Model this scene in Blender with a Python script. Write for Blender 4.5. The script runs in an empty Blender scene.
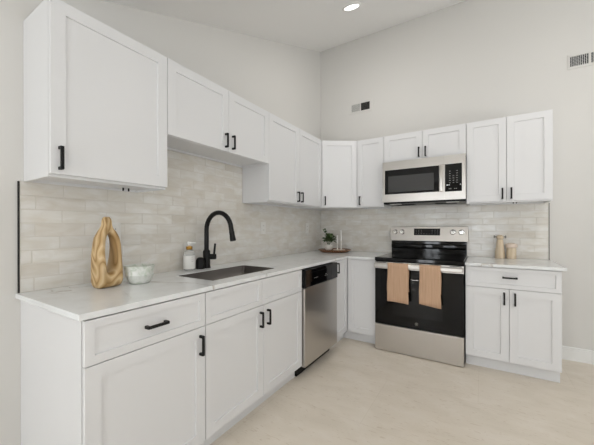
import bpy, bmesh, math, random
from mathutils import Vector, Matrix
random.seed(7)
SC = bpy.context.scene
COL = SC.collection

# ------------------------------------------------------------------ camera
YAW, F = 0.5582, 296.67
cam_data = bpy.data.cameras.new('camera')
cam = bpy.data.objects.new('camera', cam_data)
COL.objects.link(cam)
cam_data.sensor_width = 36.0
cam_data.lens = F / 594 * 36.0
cam_data.shift_y = (226.92 - 222.5) / 594
cam_data.clip_start = 0.02
cam.matrix_world = (Matrix.Translation((1.8259, -3.5208, 1.1867)) @ Matrix.Rotation(YAW, 4, 'Z')
                    @ Matrix.Rotation(math.pi / 2, 4, 'X') @ Matrix.Rotation(-0.0018, 4, 'Z'))
SC.camera = cam

# ------------------------------------------------------------------ world, lights, exposure
world = bpy.data.worlds.new('world')
SC.world = world
world.use_nodes = True
world.node_tree.nodes['Background'].inputs[0].default_value = (0.80, 0.90, 1.0, 1)
world.node_tree.nodes['Background'].inputs[1].default_value = 1.0


def area(name, loc, rot, sx, sy, power, color):
    d = bpy.data.lights.new(name, 'AREA')
    d.shape = 'RECTANGLE'; d.size = sx; d.size_y = sy; d.energy = power; d.color = color
    o = bpy.data.objects.new(name, d)
    o.location = loc; o.rotation_euler = rot
    COL.objects.link(o)
    return o


# daylight through glazed openings behind the camera, plus added fill from the right
H = math.pi / 2
area('daylight_rear_left', (0.50, -6.80, 1.10), (H, 0, 0), 0.42, 1.9, 78, (0.92, 0.96, 1.0))
area('daylight_rear_middle', (1.78, -6.80, 1.12), (H, 0, 0), 0.75, 1.55, 66, (0.88, 0.94, 1.0))
area('daylight_rear_right', (4.0, -6.85, 1.25), (H, 0, 0), 1.9, 1.6, 45, (0.98, 0.98, 0.97))
area('fill_light_right', (5.85, -2.9, 1.35), (H, 0, H), 3.3, 1.8, 30, (0.98, 0.98, 0.98))  # added side fill for the left wall fronts, source out of view
# added unseen uplights outside the two wide windows, to brighten the ceiling
area('ceiling_fill_rear', (4.0, -7.7, -0.05), (H + 0.95, 0, 0), 2.6, 1.6, 500, (0.94, 0.975, 1.0))
area('ceiling_fill_right', (6.7, -2.9, -0.05), (H + 0.9, 0, H), 3.6, 1.6, 640, (0.94, 0.975, 1.0))
SC.view_settings.view_transform = 'Standard'
SC.view_settings.look = 'None'
SC.view_settings.exposure = -1.42
SC.view_settings.gamma = 1.0
SC.view_settings.use_curve_mapping = False


# ------------------------------------------------------------------ materials
def srgb(r, g, b):
    f = lambda c: (c / 255 / 12.92) if c / 255 <= 0.04045 else ((c / 255 + 0.055) / 1.055) ** 2.4
    return (f(r), f(g), f(b), 1)


def mat(name, color, rough=0.5, metal=0.0, **kw):
    m = bpy.data.materials.new(name)
    m.use_nodes = True
    b = m.node_tree.nodes['Principled BSDF']
    b.inputs['Base Color'].default_value = color
    b.inputs['Roughness'].default_value = rough
    b.inputs['Metallic'].default_value = metal
    for k, v in kw.items():
        b.inputs[k.replace('_', ' ')].default_value = v
    return m


def nodes(m):
    nt = m.node_tree
    return nt, nt.nodes, nt.links, nt.nodes['Principled BSDF']


def add_noise(m, scale=(1, 1, 1), nscale=5.0, detail=4, coord='Object', distortion=0.0):
    nt, N, L, b = nodes(m)
    tc = N.new('ShaderNodeTexCoord'); mp = N.new('ShaderNodeMapping')
    mp.inputs['Scale'].default_value = scale
    no = N.new('ShaderNodeTexNoise')
    no.inputs['Scale'].default_value = nscale
    no.inputs['Detail'].default_value = detail
    no.inputs['Distortion'].default_value = distortion
    L.new(tc.outputs[coord], mp.inputs[0]); L.new(mp.outputs[0], no.inputs[0])
    return no


def ramp(m, src, stops, interp='LINEAR'):
    nt, N, L, b = nodes(m)
    r = N.new('ShaderNodeValToRGB')
    r.color_ramp.interpolation = interp
    e = r.color_ramp.elements
    while len(e) < len(stops):
        e.new(0.5)
    for el, (p, c) in zip(e, stops):
        el.position = p; el.color = c
    L.new(src, r.inputs[0])
    return r


def bump(m, src, strength=0.1, dist=0.01):
    nt, N, L, b = nodes(m)
    bp = N.new('ShaderNodeBump')
    bp.inputs['Strength'].default_value = strength
    bp.inputs['Distance'].default_value = dist
    L.new(src, bp.inputs['Height']); L.new(bp.outputs[0], b.inputs['Normal'])


def mixc(m, fac, a, b_, mode='MIX'):
    nt, N, L, b = nodes(m)
    x = N.new('ShaderNodeMix'); x.data_type = 'RGBA'; x.blend_type = mode
    if hasattr(fac, 'links'): L.new(fac, x.inputs[0])
    else: x.inputs[0].default_value = fac
    for s, i in ((a, 6), (b_, 7)):
        if hasattr(s, 'links'): L.new(s, x.inputs[i])
        else: x.inputs[i].default_value = s
    return x.outputs[2]


def painted(name, color, rough):
    m = mat(name, color, rough)
    n = add_noise(m, nscale=90, detail=2)
    bump(m, n.outputs[0], 0.04, 0.002)
    return m


M = {}
M['wall'] = painted('wall_paint', srgb(219, 217, 213), 0.55)
M['ceiling'] = painted('ceiling_paint', srgb(246, 245, 243), 0.7)
M['cabinet'] = painted('cabinet_lacquer', srgb(228, 228, 229), 0.34)
M['trim'] = painted('trim_paint', srgb(238, 238, 236), 0.4)
M['black'] = mat('matte_black_metal', srgb(12, 11, 11), 0.42, 0.0, Specular_IOR_Level=0.3)
M['blackplastic'] = mat('black_plastic', srgb(10, 10, 10), 0.3, Specular_IOR_Level=0.2)
M['gloss'] = mat('black_glass', srgb(6, 6, 7), 0.06, Specular_IOR_Level=0.28)
M['window'] = mat('smoked_glass', srgb(58, 58, 58), 0.12)
M['oveninner'] = mat('oven_window_glass', srgb(16, 16, 17), 0.06, Specular_IOR_Level=0.36)
M['white'] = mat('white_plastic', srgb(238, 237, 233), 0.3)
M['ceramic'] = mat('white_ceramic', srgb(236, 232, 224), 0.25)
M['dark'] = mat('dark_void', srgb(30, 30, 30), 0.8)
M['brass'] = mat('brass', srgb(176, 134, 66), 0.3, 1.0)
M['chrome'] = mat('chrome', srgb(215, 213, 210), 0.12, 1.0)
M['greymetal'] = mat('grey_metal_trim', srgb(120, 118, 112), 0.4, 0.7)
M['ringgrey'] = mat('burner_ring_print', srgb(62, 62, 62), 0.2)
M['louver'] = mat('louver_grey', srgb(196, 196, 192), 0.5)
M['plate'] = mat('outlet_plastic', srgb(226, 224, 219), 0.35)
M['mark'] = mat('printed_marks', srgb(150, 150, 148), 0.5)
M['markw'] = mat('lit_clock_marks', srgb(225, 230, 235), 0.5)


def steel(name, col, rough, aniso):
    m = mat(name, col, rough, 1.0)
    return m


M['steel'] = steel('brushed_steel', srgb(198, 194, 189), 0.30, 0.5)
M['sinksteel'] = steel('sink_steel', srgb(118, 114, 111), 0.48, 0.3)

# floor: pale beige stone-look planks with soft streaks
m = M['floor'] = mat('stone_look_floor', srgb(214, 203, 186), 0.42)
nt, N, L, b = nodes(m)
n1 = add_noise(m, scale=(1.0, 1.8, 1), nscale=4.5, detail=10, distortion=0.5)
r1 = ramp(m, n1.outputs[0], [(0.28, srgb(224, 214, 199)), (0.5, srgb(230, 220, 206)), (0.72, srgb(235, 226, 214))])
n2 = add_noise(m, scale=(1.6, 7, 1), nscale=7.0, detail=14, distortion=2.0)
r2 = ramp(m, n2.outputs[0], [(0.33, srgb(205, 190, 170)), (0.39, (1, 1, 1, 1))])
c = mixc(m, 0.35, r1.outputs[0], r2.outputs[0], 'MULTIPLY')
br = N.new('ShaderNodeTexBrick')
tc = N.new('ShaderNodeTexCoord'); mp = N.new('ShaderNodeMapping')
L.new(tc.outputs['Object'], mp.inputs[0]); L.new(mp.outputs[0], br.inputs[0])
br.inputs['Scale'].default_value = 1.0
br.inputs['Brick Width'].default_value = 1.2
br.inputs['Row Height'].default_value = 0.6
br.inputs['Mortar Size'].default_value = 0.0015
br.inputs['Color1'].default_value = (1, 1, 1, 1)
br.inputs['Color2'].default_value = (0.95, 0.95, 0.94, 1)
br.inputs['Mortar'].default_value = (0.86, 0.84, 0.81, 1)
c = mixc(m, 0.8, c, br.outputs[0], 'MULTIPLY')
L.new(c, b.inputs['Base Color'])
bump(m, n2.outputs[0], 0.05, 0.003)

# veined quartz worktop
m = M['quartz'] = mat('veined_quartz', srgb(232, 229, 223), 0.16)
nt, N, L, b = nodes(m)
n0 = add_noise(m, nscale=9, detail=5)
r0 = ramp(m, n0.outputs[0], [(0.3, srgb(228, 229, 229)), (0.6, srgb(236, 238, 239))])
n1 = add_noise(m, scale=(1, 1.4, 1), nscale=1.15, detail=7, distortion=1.1)
mm = N.new('ShaderNodeMath'); mm.operation = 'SUBTRACT'; mm.inputs[1].default_value = 0.5
L.new(n1.outputs[0], mm.inputs[0])
ma = N.new('ShaderNodeMath'); ma.operation = 'ABSOLUTE'; L.new(mm.outputs[0], ma.inputs[0])
rv = ramp(m, ma.outputs[0], [(0.0, (0.8, 0.8, 0.8, 1)), (0.004, (0.4, 0.4, 0.4, 1)), (0.013, (0, 0, 0, 1))])
n3 = add_noise(m, nscale=2.2, detail=2)
rm_ = ramp(m, n3.outputs[0], [(0.42, (0, 0, 0, 1)), (0.62, (1, 1, 1, 1))])
v = mixc(m, 1.0, rv.outputs[0], rm_.outputs[0], 'MULTIPLY')
c = mixc(m, v, r0.outputs[0], srgb(176, 166, 156))
L.new(c, b.inputs['Base Color'])

# handmade glazed tile, a different tint for each tile
m = M['tile'] = mat('glazed_tile', srgb(205, 200, 190), 0.17)
nt, N, L, b = nodes(m)
g = N.new('ShaderNodeNewGeometry')
rr = ramp(m, g.outputs['Random Per Island'], [(0.0, srgb(224, 220, 213)), (0.3, srgb(230, 227, 222)), (0.6, srgb(234, 232, 227)), (0.85, srgb(227, 225, 221)), (1.0, srgb(238, 236, 232))])
n1 = add_noise(m, scale=(0.8, 0.8, 2.2), nscale=9, detail=7, distortion=0.6)
r1 = ramp(m, n1.outputs[0], [(0.32, srgb(236, 231, 222)), (0.50, srgb(245, 243, 239)), (0.66, (1, 1, 1, 1))])
c = mixc(m, 0.8, rr.outputs[0], r1.outputs[0], 'MULTIPLY')
L.new(c, b.inputs['Base Color'])
n2 = add_noise(m, nscale=26, detail=2)
bump(m, n2.outputs[0], 0.25, 0.004)
M['grout'] = painted('grout', srgb(214, 209, 200), 0.85)

# woods
def wood(name, c1, c2, c3, scale, rough=0.5, band=(1, 1, 5), dist=3.0):
    m = mat(name, c2, rough)
    nt, N, L, b = nodes(m)
    tc = N.new('ShaderNodeTexCoord'); mp = N.new('ShaderNodeMapping'); mp.inputs['Scale'].default_value = band
    w = N.new('ShaderNodeTexWave'); w.wave_type = 'BANDS'; w.bands_direction = 'X'
    w.inputs['Scale'].default_value = scale; w.inputs['Distortion'].default_value = dist
    w.inputs['Detail'].default_value = 3
    L.new(tc.outputs['Object'], mp.inputs[0]); L.new(mp.outputs[0], w.inputs[0])
    r = ramp(m, w.outputs[1], [(0.0, c1), (0.45, c2), (1.0, c3)])
    L.new(r.outputs[0], b.inputs['Base Color'])
    bump(m, w.outputs[0], 0.08, 0.002)
    return m


m = M['driftwood'] = mat('driftwood', srgb(190, 158, 110), 0.5)
nt, N, L, b = nodes(m)
n = add_noise(m, scale=(1, 1, 0.42), nscale=8.5, detail=1, distortion=0.35)
mu = N.new('ShaderNodeMath'); mu.operation = 'MULTIPLY'; mu.inputs[1].default_value = 9.0; L.new(n.outputs[0], mu.inputs[0])
pp = N.new('ShaderNodeMath'); pp.operation = 'PINGPONG'; pp.inputs[1].default_value = 0.5; L.new(mu.outputs[0], pp.inputs[0])
r = ramp(m, pp.outputs[0], [(0.0, srgb(150, 116, 68)), (0.14, srgb(186, 152, 102)), (0.5, srgb(214, 188, 146))])
L.new(r.outputs[0], b.inputs['Base Color'])
bump(m, pp.outputs[0], 0.15, 0.003)
M['traywood'] = wood('dark_tray_wood', srgb(96, 62, 38), srgb(138, 94, 60), srgb(158, 112, 76), 12, 0.45, (1, 4, 1))
M['palewood'] = wood('pale_wood', srgb(212, 192, 162), srgb(218, 199, 171), srgb(224, 206, 180), 8, 0.5, (1, 1, 0.3))
M['blush'] = mat('blush_ceramic', srgb(224, 206, 190), 0.4)

m = M['marble'] = mat('green_white_marble', srgb(214, 218, 206), 0.3)
n = add_noise(m, nscale=28, detail=6, distortion=1.2)
r = ramp(m, n.outputs[0], [(0.34, srgb(196, 205, 190)), (0.5, srgb(220, 223, 215)), (0.66, srgb(232, 233, 228))])
m.node_tree.links.new(r.outputs[0], m.node_tree.nodes['Principled BSDF'].inputs['Base Color'])

m = M['towel'] = mat('tan_cotton', srgb(203, 168, 139), 0.95)
n = add_noise(m, scale=(1, 1, 1), nscale=260, detail=2)
bump(m, n.outputs[0], 0.6, 0.002)
n = add_noise(m, scale=(60, 60, 1.5), nscale=3, detail=2)
r = ramp(m, n.outputs[0], [(0.3, srgb(192, 156, 127)), (0.7, srgb(210, 176, 148))])
m.node_tree.links.new(r.outputs[0], m.node_tree.nodes['Principled BSDF'].inputs['Base Color'])

m = M['leaf'] = mat('leaf', srgb(84, 104, 62), 0.5)
nt, N, L, b = nodes(m)
g = N.new('ShaderNodeNewGeometry')
r = ramp(m, g.outputs['Random Per Island'], [(0.0, srgb(58, 82, 44)), (0.5, srgb(88, 110, 66)), (1.0, srgb(128, 146, 100))])
L.new(r.outputs[0], b.inputs['Base Color'])

M['clear'] = mat('clear_glass', srgb(238, 240, 236), 0.05)
M['clear'].node_tree.nodes['Principled BSDF'].inputs['Alpha'].default_value = 0.35

m = M['pane'] = bpy.data.materials.new('window_pane')
m.use_nodes = True
nt = m.node_tree; nt.nodes.clear()
o_ = nt.nodes.new('ShaderNodeOutputMaterial'); mx = nt.nodes.new('ShaderNodeMixShader')
t_ = nt.nodes.new('ShaderNodeBsdfTransparent'); g_ = nt.nodes.new('ShaderNodeBsdfGlossy')
g_.inputs['Roughness'].default_value = 0.02; mx.inputs[0].default_value = 0.06
nt.links.new(t_.outputs[0], mx.inputs[1]); nt.links.new(g_.outputs[0], mx.inputs[2]); nt.links.new(mx.outputs[0], o_.inputs[0])

m = M['lamp'] = mat('downlight_lens', (1, 1, 1, 1), 0.5)
m.node_tree.nodes['Principled BSDF'].inputs['Emission Color'].default_value = (1.0, 0.96, 0.9, 1)
m.node_tree.nodes['Principled BSDF'].inputs['Emission Strength'].default_value = 8.0


# ------------------------------------------------------------------ mesh helpers
def nbm():
    return bmesh.new()


def box(bm, a, b, bev=0.0, seg=1):
    x0, y0, z0 = [min(p, q) for p, q in zip(a, b)]
    x1, y1, z1 = [max(p, q) for p, q in zip(a, b)]
    r = bmesh.ops.create_cube(bm, size=1)
    vs = r['verts']
    for v in vs:
        v.co = Vector((x0 if v.co.x < 0 else x1, y0 if v.co.y < 0 else y1, z0 if v.co.z < 0 else z1))
    if bev > 0:
        es = list({e for v in vs for e in v.link_edges})
        bmesh.ops.bevel(bm, geom=es, offset=bev, segments=seg, affect='EDGES', profile=0.5)
    return vs


def lathe(bm, prof, c=(0, 0, 0), axis='Z', n=32, cap=True):
    rings = []
    for r, h in prof:
        ring = []
        for k in range(n):
            a = 2 * math.pi * k / n
            u, w = r * math.cos(a), r * math.sin(a)
            if axis == 'Z': p = (u, w, h)
            elif axis == 'Y': p = (u, h, -w)
            else: p = (h, u, w)
            ring.append(bm.verts.new((c[0] + p[0], c[1] + p[1], c[2] + p[2])))
        rings.append(ring)
    for a, b in zip(rings, rings[1:]):
        for k in range(n):
            bm.faces.new((a[k], a[(k + 1) % n], b[(k + 1) % n], b[k]))
    if cap:
        if prof[0][0] > 1e-6: bm.faces.new(list(reversed(rings[0])))
        if prof[-1][0] > 1e-6: bm.faces.new(rings[-1])


def tube(bm, pts, rad, n=16):
    P = [Vector(p) for p in pts]
    rs = rad if isinstance(rad, (list, tuple)) else [rad] * len(P)
    ref = None; rings = []
    for i, p in enumerate(P):
        t = (P[min(i + 1, len(P) - 1)] - P[max(i - 1, 0)]).normalized()
        if ref is None:
            ref = Vector((0, 1, 0)) if abs(t.y) < 0.9 else Vector((1, 0, 0))
        u = (ref - t * ref.dot(t)).normalized(); w = t.cross(u); ref = u
        rings.append([bm.verts.new(p + rs[i] * (u * math.cos(2 * math.pi * k / n) + w * math.sin(2 * math.pi * k / n))) for k in range(n)])
    for a, b in zip(rings, rings[1:]):
        for k in range(n):
            bm.faces.new((a[k], a[(k + 1) % n], b[(k + 1) % n], b[k]))
    bm.faces.new(list(reversed(rings[0]))); bm.faces.new(rings[-1])


def finish(name, bm, material, parent=None, smooth=False, label=None, loc=None):
    bmesh.ops.remove_doubles(bm, verts=bm.verts, dist=1e-6)
    bmesh.ops.recalc_face_normals(bm, faces=bm.faces)
    if smooth:
        for f in bm.faces: f.smooth = True
        for e in bm.edges:
            if len(e.link_faces) == 2 and e.calc_face_angle(0) > math.radians(38): e.smooth = False
    me = bpy.data.meshes.new(name)
    bm.to_mesh(me); bm.free()
    me.materials.append(material)
    o = bpy.data.objects.new(name, me)
    COL.objects.link(o)
    if parent is not None: o.parent = parent
    if loc is not None: o.location = loc
    if label: o['label'] = label
    return o


def thing(name, label, cat, loc=(0, 0, 0), rz=0.0, group=None):
    o = bpy.data.objects.new(name, None)
    o.empty_display_size = 0.05
    COL.objects.link(o)
    o.location = loc; o.rotation_euler = (0, 0, rz)
    o['label'] = label; o['category'] = cat
    if group: o['group'] = group
    return o


def tag(o, label, cat, group=None):
    o['label'] = label; o['category'] = cat
    if group: o['group'] = group
    return o


def structure(name, bm, m, parent=None, smooth=False):
    o = finish(name, bm, m, parent, smooth)
    if parent is None: o['kind'] = 'structure'
    return o


# ------------------------------------------------------------------ room shell
RX, RY = 5.6, -6.6          # right wall, rear wall
VZ, VS, VF = 3.518, 0.39, 2.42   # vault: z = VZ + VS*y, flat at VF towards the rear
yk = (VF - VZ) / VS

bm = nbm(); box(bm, (-0.12, RY - 0.12, -0.1), (RX + 0.12, 0.12, 0)); structure('floor', bm, M['floor'])
bm = nbm(); box(bm, (-0.12, RY, 0), (0, 0, 3.75)); structure('wall_left', bm, M['wall'])
bm = nbm(); box(bm, (-0.12, 0, 0), (RX + 0.12, 0.12, 3.75)); structure('wall_back', bm, M['wall'])
bm = nbm()
prof = [(0.0, VZ), (yk, VF), (RY, VF), (RY, VF + 0.12), (yk, VF + 0.12), (0.0, VZ + 0.12)]
va = [bm.verts.new((-0.0, y, z)) for y, z in prof]; vb = [bm.verts.new((RX, y, z)) for y, z in prof]
bm.faces.new(va); bm.faces.new(list(reversed(vb)))
for i in range(6):
    j = (i + 1) % 6
    bm.faces.new((va[j], va[i], vb[i], vb[j]))
structure('ceiling', bm, M['ceiling'])


def wall_with_openings(name, axis, pos, t, a0, a1, z1, ops):
    """wall in the plane axis=pos; ops = [(a0,a1,z0,z1)]"""
    bm = nbm()
    def put(u0, u1, w0, w1):
        if axis == 'y': box(bm, (u0, pos, w0), (u1, pos + t, w1))
        else: box(bm, (pos, u0, w0), (pos + t, u1, w1))
    cur = a0
    for (o0, o1, w0, w1) in ops:
        put(cur, o0, 0, z1)
        if w0 > 0: put(o0, o1, 0, w0)
        put(o0, o1, w1, z1)
        cur = o1
    put(cur, a1, 0, z1)
    structure(name, bm, M['wall'])


wall_with_openings('wall_rear', 'y', RY, -0.12, -0.12, RX + 0.12, 2.6, [(0.25, 0.75, 0.1, 2.1), (1.35, 2.2, 0.3, 1.95), (3.0, 5.0, 0.45, 2.1)])
wall_with_openings('wall_right', 'x', RX, 0.12, RY, 0, 3.75, [(-4.6, -1.2, 0.4, 2.3)])


def window(name, axis, pos, o):
    a0, a1, z0, z1 = o
    def P(u, d, w): return (u, pos + d, w) if axis == 'y' else (pos + d, u, w)
    s = -1 if axis == 'y' else 1
    bm = nbm(); fw = 0.05
    for (u0, u1, w0, w1) in ((a0, a0 + fw, z0, z1), (a1 - fw, a1, z0, z1), (a0, a1, z0, z0 + fw), (a0, a1, z1 - fw, z1), ((a0 + a1) / 2 - .02, (a0 + a1) / 2 + .02, z0, z1)):
        box(bm, P(u0, s * 0.03, w0), P(u1, s * 0.09, w1))
    f = structure(name, bm, M['trim'])
    bm = nbm(); box(bm, P(a0 + fw, s * 0.058, z0 + fw), P(a1 - fw, s * 0.062, z1 - fw))
    finish('pane', bm, M['pane'], f)


window('window_1', 'y', RY, (0.25, 0.75, 0.1, 2.1))
window('window_2', 'y', RY, (1.35, 2.2, 0.3, 1.95))
window('window_4', 'y', RY, (3.0, 5.0, 0.45, 2.1))
window('window_added_right', 'x', RX, (-4.6, -1.2, 0.4, 2.3))  # unseen window, added to let side light in

bm = nbm(); box(bm, (2.329, -0.014, 0.0), (RX, 0, 0.10), 0.0); box(bm, (2.329, -0.010, 0.10), (RX, 0, 0.118), 0.003)
structure('baseboard_back', bm, M['trim'])


# ------------------------------------------------------------------ tile backsplashes
ZC = 0.883; RH = 0.0648; TL = 0.21


def tiles(bm, axis, a0, a1, z0, z1, phase):
    k = 0; z = z0
    while z < z1 - 0.004:
        zt = min(z + RH, z1)
        a = a0 - TL * 2 + phase + (TL / 2 if k % 2 else 0)
        a += random.uniform(-0.012, 0.012)
        while a < a1:
            u0, u1 = max(a, a0), min(a + TL, a1)
            if u1 - u0 > 0.012:
                g = 0.0011; d = 0.0095 + random.uniform(-0.0007, 0.0007)
                if axis == 'x': vs = box(bm, (0.001, u0 + g, z + g), (d, u1 - g, zt - g))
                else: vs = box(bm, (u0 + g, -0.001, z + g), (u1 - g, -d, zt - g))
                ax = 0 if axis == 'x' else 1
                front = [v for v in vs if abs(v.co[ax]) > 0.005]
                c0 = sum((v.co for v in front), Vector()) / 4
                for v in front:     # hand-pressed faces: pillowed edges and a slight tilt
                    v.co[ax] += (0.0005 if ax == 0 else -0.0005) * random.uniform(-1, 1)
                es = [e for e in {e for v in front for e in v.link_edges} if e.verts[0] in front and e.verts[1] in front]
                bmesh.ops.bevel(bm, geom=es, offset=0.0018, segments=1, affect='EDGES')
            a += TL
        z += RH; k += 1


t = thing('tile_backsplash', 'off-white brick tile backsplash behind the sink, with a black end strip', 'backsplash', (0, -1.52, ZC))
bm = nbm()
tiles(bm, 'x', -3.036, 0.0, ZC, 1.401, 0.056)
for v in bm.verts: v.co -= Vector((0, -1.52, ZC))
finish('tile_field', bm, M['tile'], t)
bm = nbm()
tiles(bm, 'x', -2.476, -1.530, 1.4014, 1.715, 0.10)
for v in bm.verts: v.co -= Vector((0, -1.52, ZC))
finish('tile_field', bm, M['tile'], t, label='raised tile area under the short cabinet')
bm = nbm(); box(bm, (0.0005, -3.036, ZC), (0.0084, -0.001, 1.401)); box(bm, (0.0005, -2.476, 1.401), (0.0084, -1.530, 1.715))
for v in bm.verts: v.co -= Vector((0, -1.52, ZC))
finish('grout', bm, M['grout'], t)
bm = nbm(); box(bm, (0.0005, -3.0415, ZC), (0.0115, -3.0365, 1.401))
for v in bm.verts: v.co -= Vector((0, -1.52, ZC))
finish('edge_strip', bm, M['black'], t, label='black metal end strip')

t = thing('tile_backsplash', 'off-white glazed brick tile backsplash on the back wall behind the range', 'backsplash', (1.17, 0, ZC))
bm = nbm()
tiles(bm, 'y', 0.012, 2.340, ZC, 1.4192, 0.03)
off = Vector((1.17, 0, ZC))
for v in bm.verts: v.co -= off
finish('tile_field', bm, M['tile'], t)
bm = nbm(); box(bm, (0.011, -0.0005, ZC), (2.340, -0.0084, 1.4190))
for v in bm.verts: v.co -= off
finish('grout', bm, M['grout'], t)
bm = nbm(); box(bm, (2.3405, -0.0005, ZC), (2.3465, -0.0115, 1.401))
for v in bm.verts: v.co -= off
finish('edge_strip', bm, M['greymetal'], t, label='grey metal end strip')


# ------------------------------------------------------------------ cabinets (local frame: x along the run, -y outward)
def panel_front(x0, x1, z0, z1, yb, th=0.019, rail=0.076, recess=0.0085):
    """five-piece shaker front; yb = back plane (negative y), front at yb-th"""
    bm = nbm()
    vs = box(bm, (x0, yb, z0), (x1, yb - th, z1), 0.0)
    bm.faces.ensure_lookup_table()
    f = min(bm.faces, key=lambda q: q.calc_center_median().y)
    bmesh.ops.inset_region(bm, faces=[f], thickness=0.0016, depth=0.0)
    for v in f.verts: pass
    ring_out = [v for v in bm.verts if abs(v.co.y - (yb - th)) < 1e-6 and v not in f.verts]
    for v in ring_out: v.co.y += 0.0014
    r = min(rail, (z1 - z0) * 0.27)
    bmesh.ops.inset_region(bm, faces=[f], thickness=r, depth=0.0)
    bmesh.ops.inset_region(bm, faces=[f], thickness=0.0022, depth=-recess)
    return bm


def pull(parent, x, y, z, horiz, L=0.097):
    """square bar pull; y = face of the door"""
    bm = nbm(); w = 0.0062; so = 0.030
    if horiz:
        box(bm, (x - L / 2, y - so, z - w), (x + L / 2, y - so + 0.009, z + w), 0.001)
        for s in (-1, 1):
            box(bm, (x + s * (L / 2 - .0052) - w, y - so + 0.004, z - w), (x + s * (L / 2 - .0052) + w, y, z + w), 0.001)
    else:
        box(bm, (x - w, y - so, z - L / 2), (x + w, y - so + 0.009, z + L / 2), 0.001)
        for s in (-1, 1):
            box(bm, (x - w, y - so + 0.004, z + s * (L / 2 - .0052) - w), (x + w, y, z + s * (L / 2 - .0052) + w), 0.001)
    return finish('handle', bm, M['black'], parent, label='matte black bar pull')


def wall_box(bm, x0, x1, y1, z0, z1):
    """carcass with a recessed underside"""
    box(bm, (x0, -0.0005, z0 + 0.012), (x1, y1, z1))
    box(bm, (x0, -0.0005, z0), (x0 + 0.016, y1, z0 + 0.012)); box(bm, (x1 - 0.016, -0.0005, z0), (x1, y1, z0 + 0.012))
    box(bm, (x0 + 0.016, y1 + 0.016, z0), (x1 - 0.016, y1, z0 + 0.012))
    box(bm, (x0 + 0.016, -0.0005, z0), (x1 - 0.016, -0.02, z0 + 0.012))


def cabinet(label, w, depth, z0, z1, fronts, origin, rz, cat='cabinet', name='wall_cabinet', base=False, side_full=None, cut=None, group=None):
    """fronts: (kind, x0, x1, za, zb, handle) handle=(x, z, horiz) or None; all z absolute"""
    root = thing(name, label, cat, (origin[0], origin[1], 0.0 if base else z0), rz, group)
    zb = root.location.z
    bm = nbm(); dy = -(depth - 0.021)
    if base:
        zl = z1 - zb if cut is None else 0.655
        box(bm, (0.0008, -0.0005, z0 - zb), (w - 0.0008, dy, zl))
        if cut:
            x0, x1, ya, yc = cut
            for a, b in (((0.0008, -0.0005), (x0, dy)), ((x1, -0.0005), (w - 0.0008, dy)), ((x0, -0.0005), (x1, ya)), ((x0, yc), (x1, dy))):
                box(bm, (a[0], a[1], zl), (b[0], b[1], z1 - zb))
    else:
        wall_box(bm, 0.0008, w - 0.0008, dy, z0 - zb, z1 - zb)
    finish('cabinet_body', bm, M['cabinet'], root)
    if base:
        bm = nbm(); box(bm, (0.0008, -0.002, 0.0), (w - 0.0008, -(depth - 0.070), z0 - zb))
        finish('toe_kick', bm, M['cabinet'], root)
    if side_full is not None:
        bm = nbm(); box(bm, (side_full - 0.018, -0.0005, 0.0), (side_full, dy, z1 - zb))
        finish('side_panel', bm, M['cabinet'], root)
    for kind, x0, x1, za, zc, h in fronts:
        d = finish(kind, panel_front(x0 + 0.0015, x1 - 0.0015, za - zb + 0.0015, zc - zb - 0.0015, -(depth - 0.0195)), M['cabinet'], root)
        if h: pull(d, h[0], -(depth - 0.0005), h[1] - zb, h[2])
    return root


ZU, ZT = 1.401, 2.155
XU, YU, XB, YB = 0.307, 0.330, 0.634, 0.627
def LW(y): return (0.0, y)     # left wall cabinets: origin at their near end, rz = 90 deg

c1 = cabinet('tall white wall cabinet with one wide door, above the wooden vase', 0.543, XU, ZU, ZT,
        [('door', 0, 0.543, ZU + .010, ZT, (0.034, 1.480, False))], LW(-3.020), H)
c2 = cabinet('short white two-door wall cabinet raised above the sink and black faucet', 0.948, XU, 1.716, ZT,
        [('door', 0, 0.482, 1.716, ZT, (0.448, 1.79, False)), ('door', 0.482, 0.948, 1.716, ZT, (0.516, 1.79, False))], LW(-2.477), H)
c3 = cabinet('tall white two-door wall cabinet on the left wall, next to the corner cabinet', 0.968, XU, ZU, ZT,
        [('door', 0, 0.484, ZU + .010, ZT, (0.450, 1.478, False)), ('door', 0.484, 0.966, ZU + .010, ZT, (0.518, 1.478, False))], LW(-1.529), H)
c5 = cabinet('narrow white one-door wall cabinet left of the microwave, beside the corner cabinet', 0.932 - 0.632, YU, ZU, ZT,
        [('door', 0, 0.30, ZU + .010, ZT, (0.034, 1.478, False))], (0.632, 0), 0)
c6 = cabinet('short white two-door wall cabinet directly above the microwave', 1.699 - 0.933, YU, 1.862, ZT,
        [('door', 0, 0.383, 1.866, ZT, (0.352, 1.939, False)), ('door', 0.383, 0.766, 1.866, ZT, (0.414, 1.939, False))], (0.933, 0), 0)
c7 = cabinet('tall white two-door wall cabinet at the right end of the back wall', 2.322 - 1.700, YU, ZU, ZT,
        [('door', 0, 0.307, ZU + .010, ZT, (0.277, 1.478, False)), ('door', 0.307, 0.622, ZU + .010, ZT, (0.341, 1.478, False))], (1.700, 0), 0)
for c, pts in ((c1, ((0.414, -0.081), (0.446, -0.079))), (c7, ((0.365, -0.2), (0.388, -0.2)))):
    for (x, y) in pts:
        bm = nbm(); lathe(bm, [(0.0045, 0.0125), (0.0045, -0.004), (0.0025, -0.006)], (x, y, 0), n=12)
        finish('screw', bm, M['black'], c, True)

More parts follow.
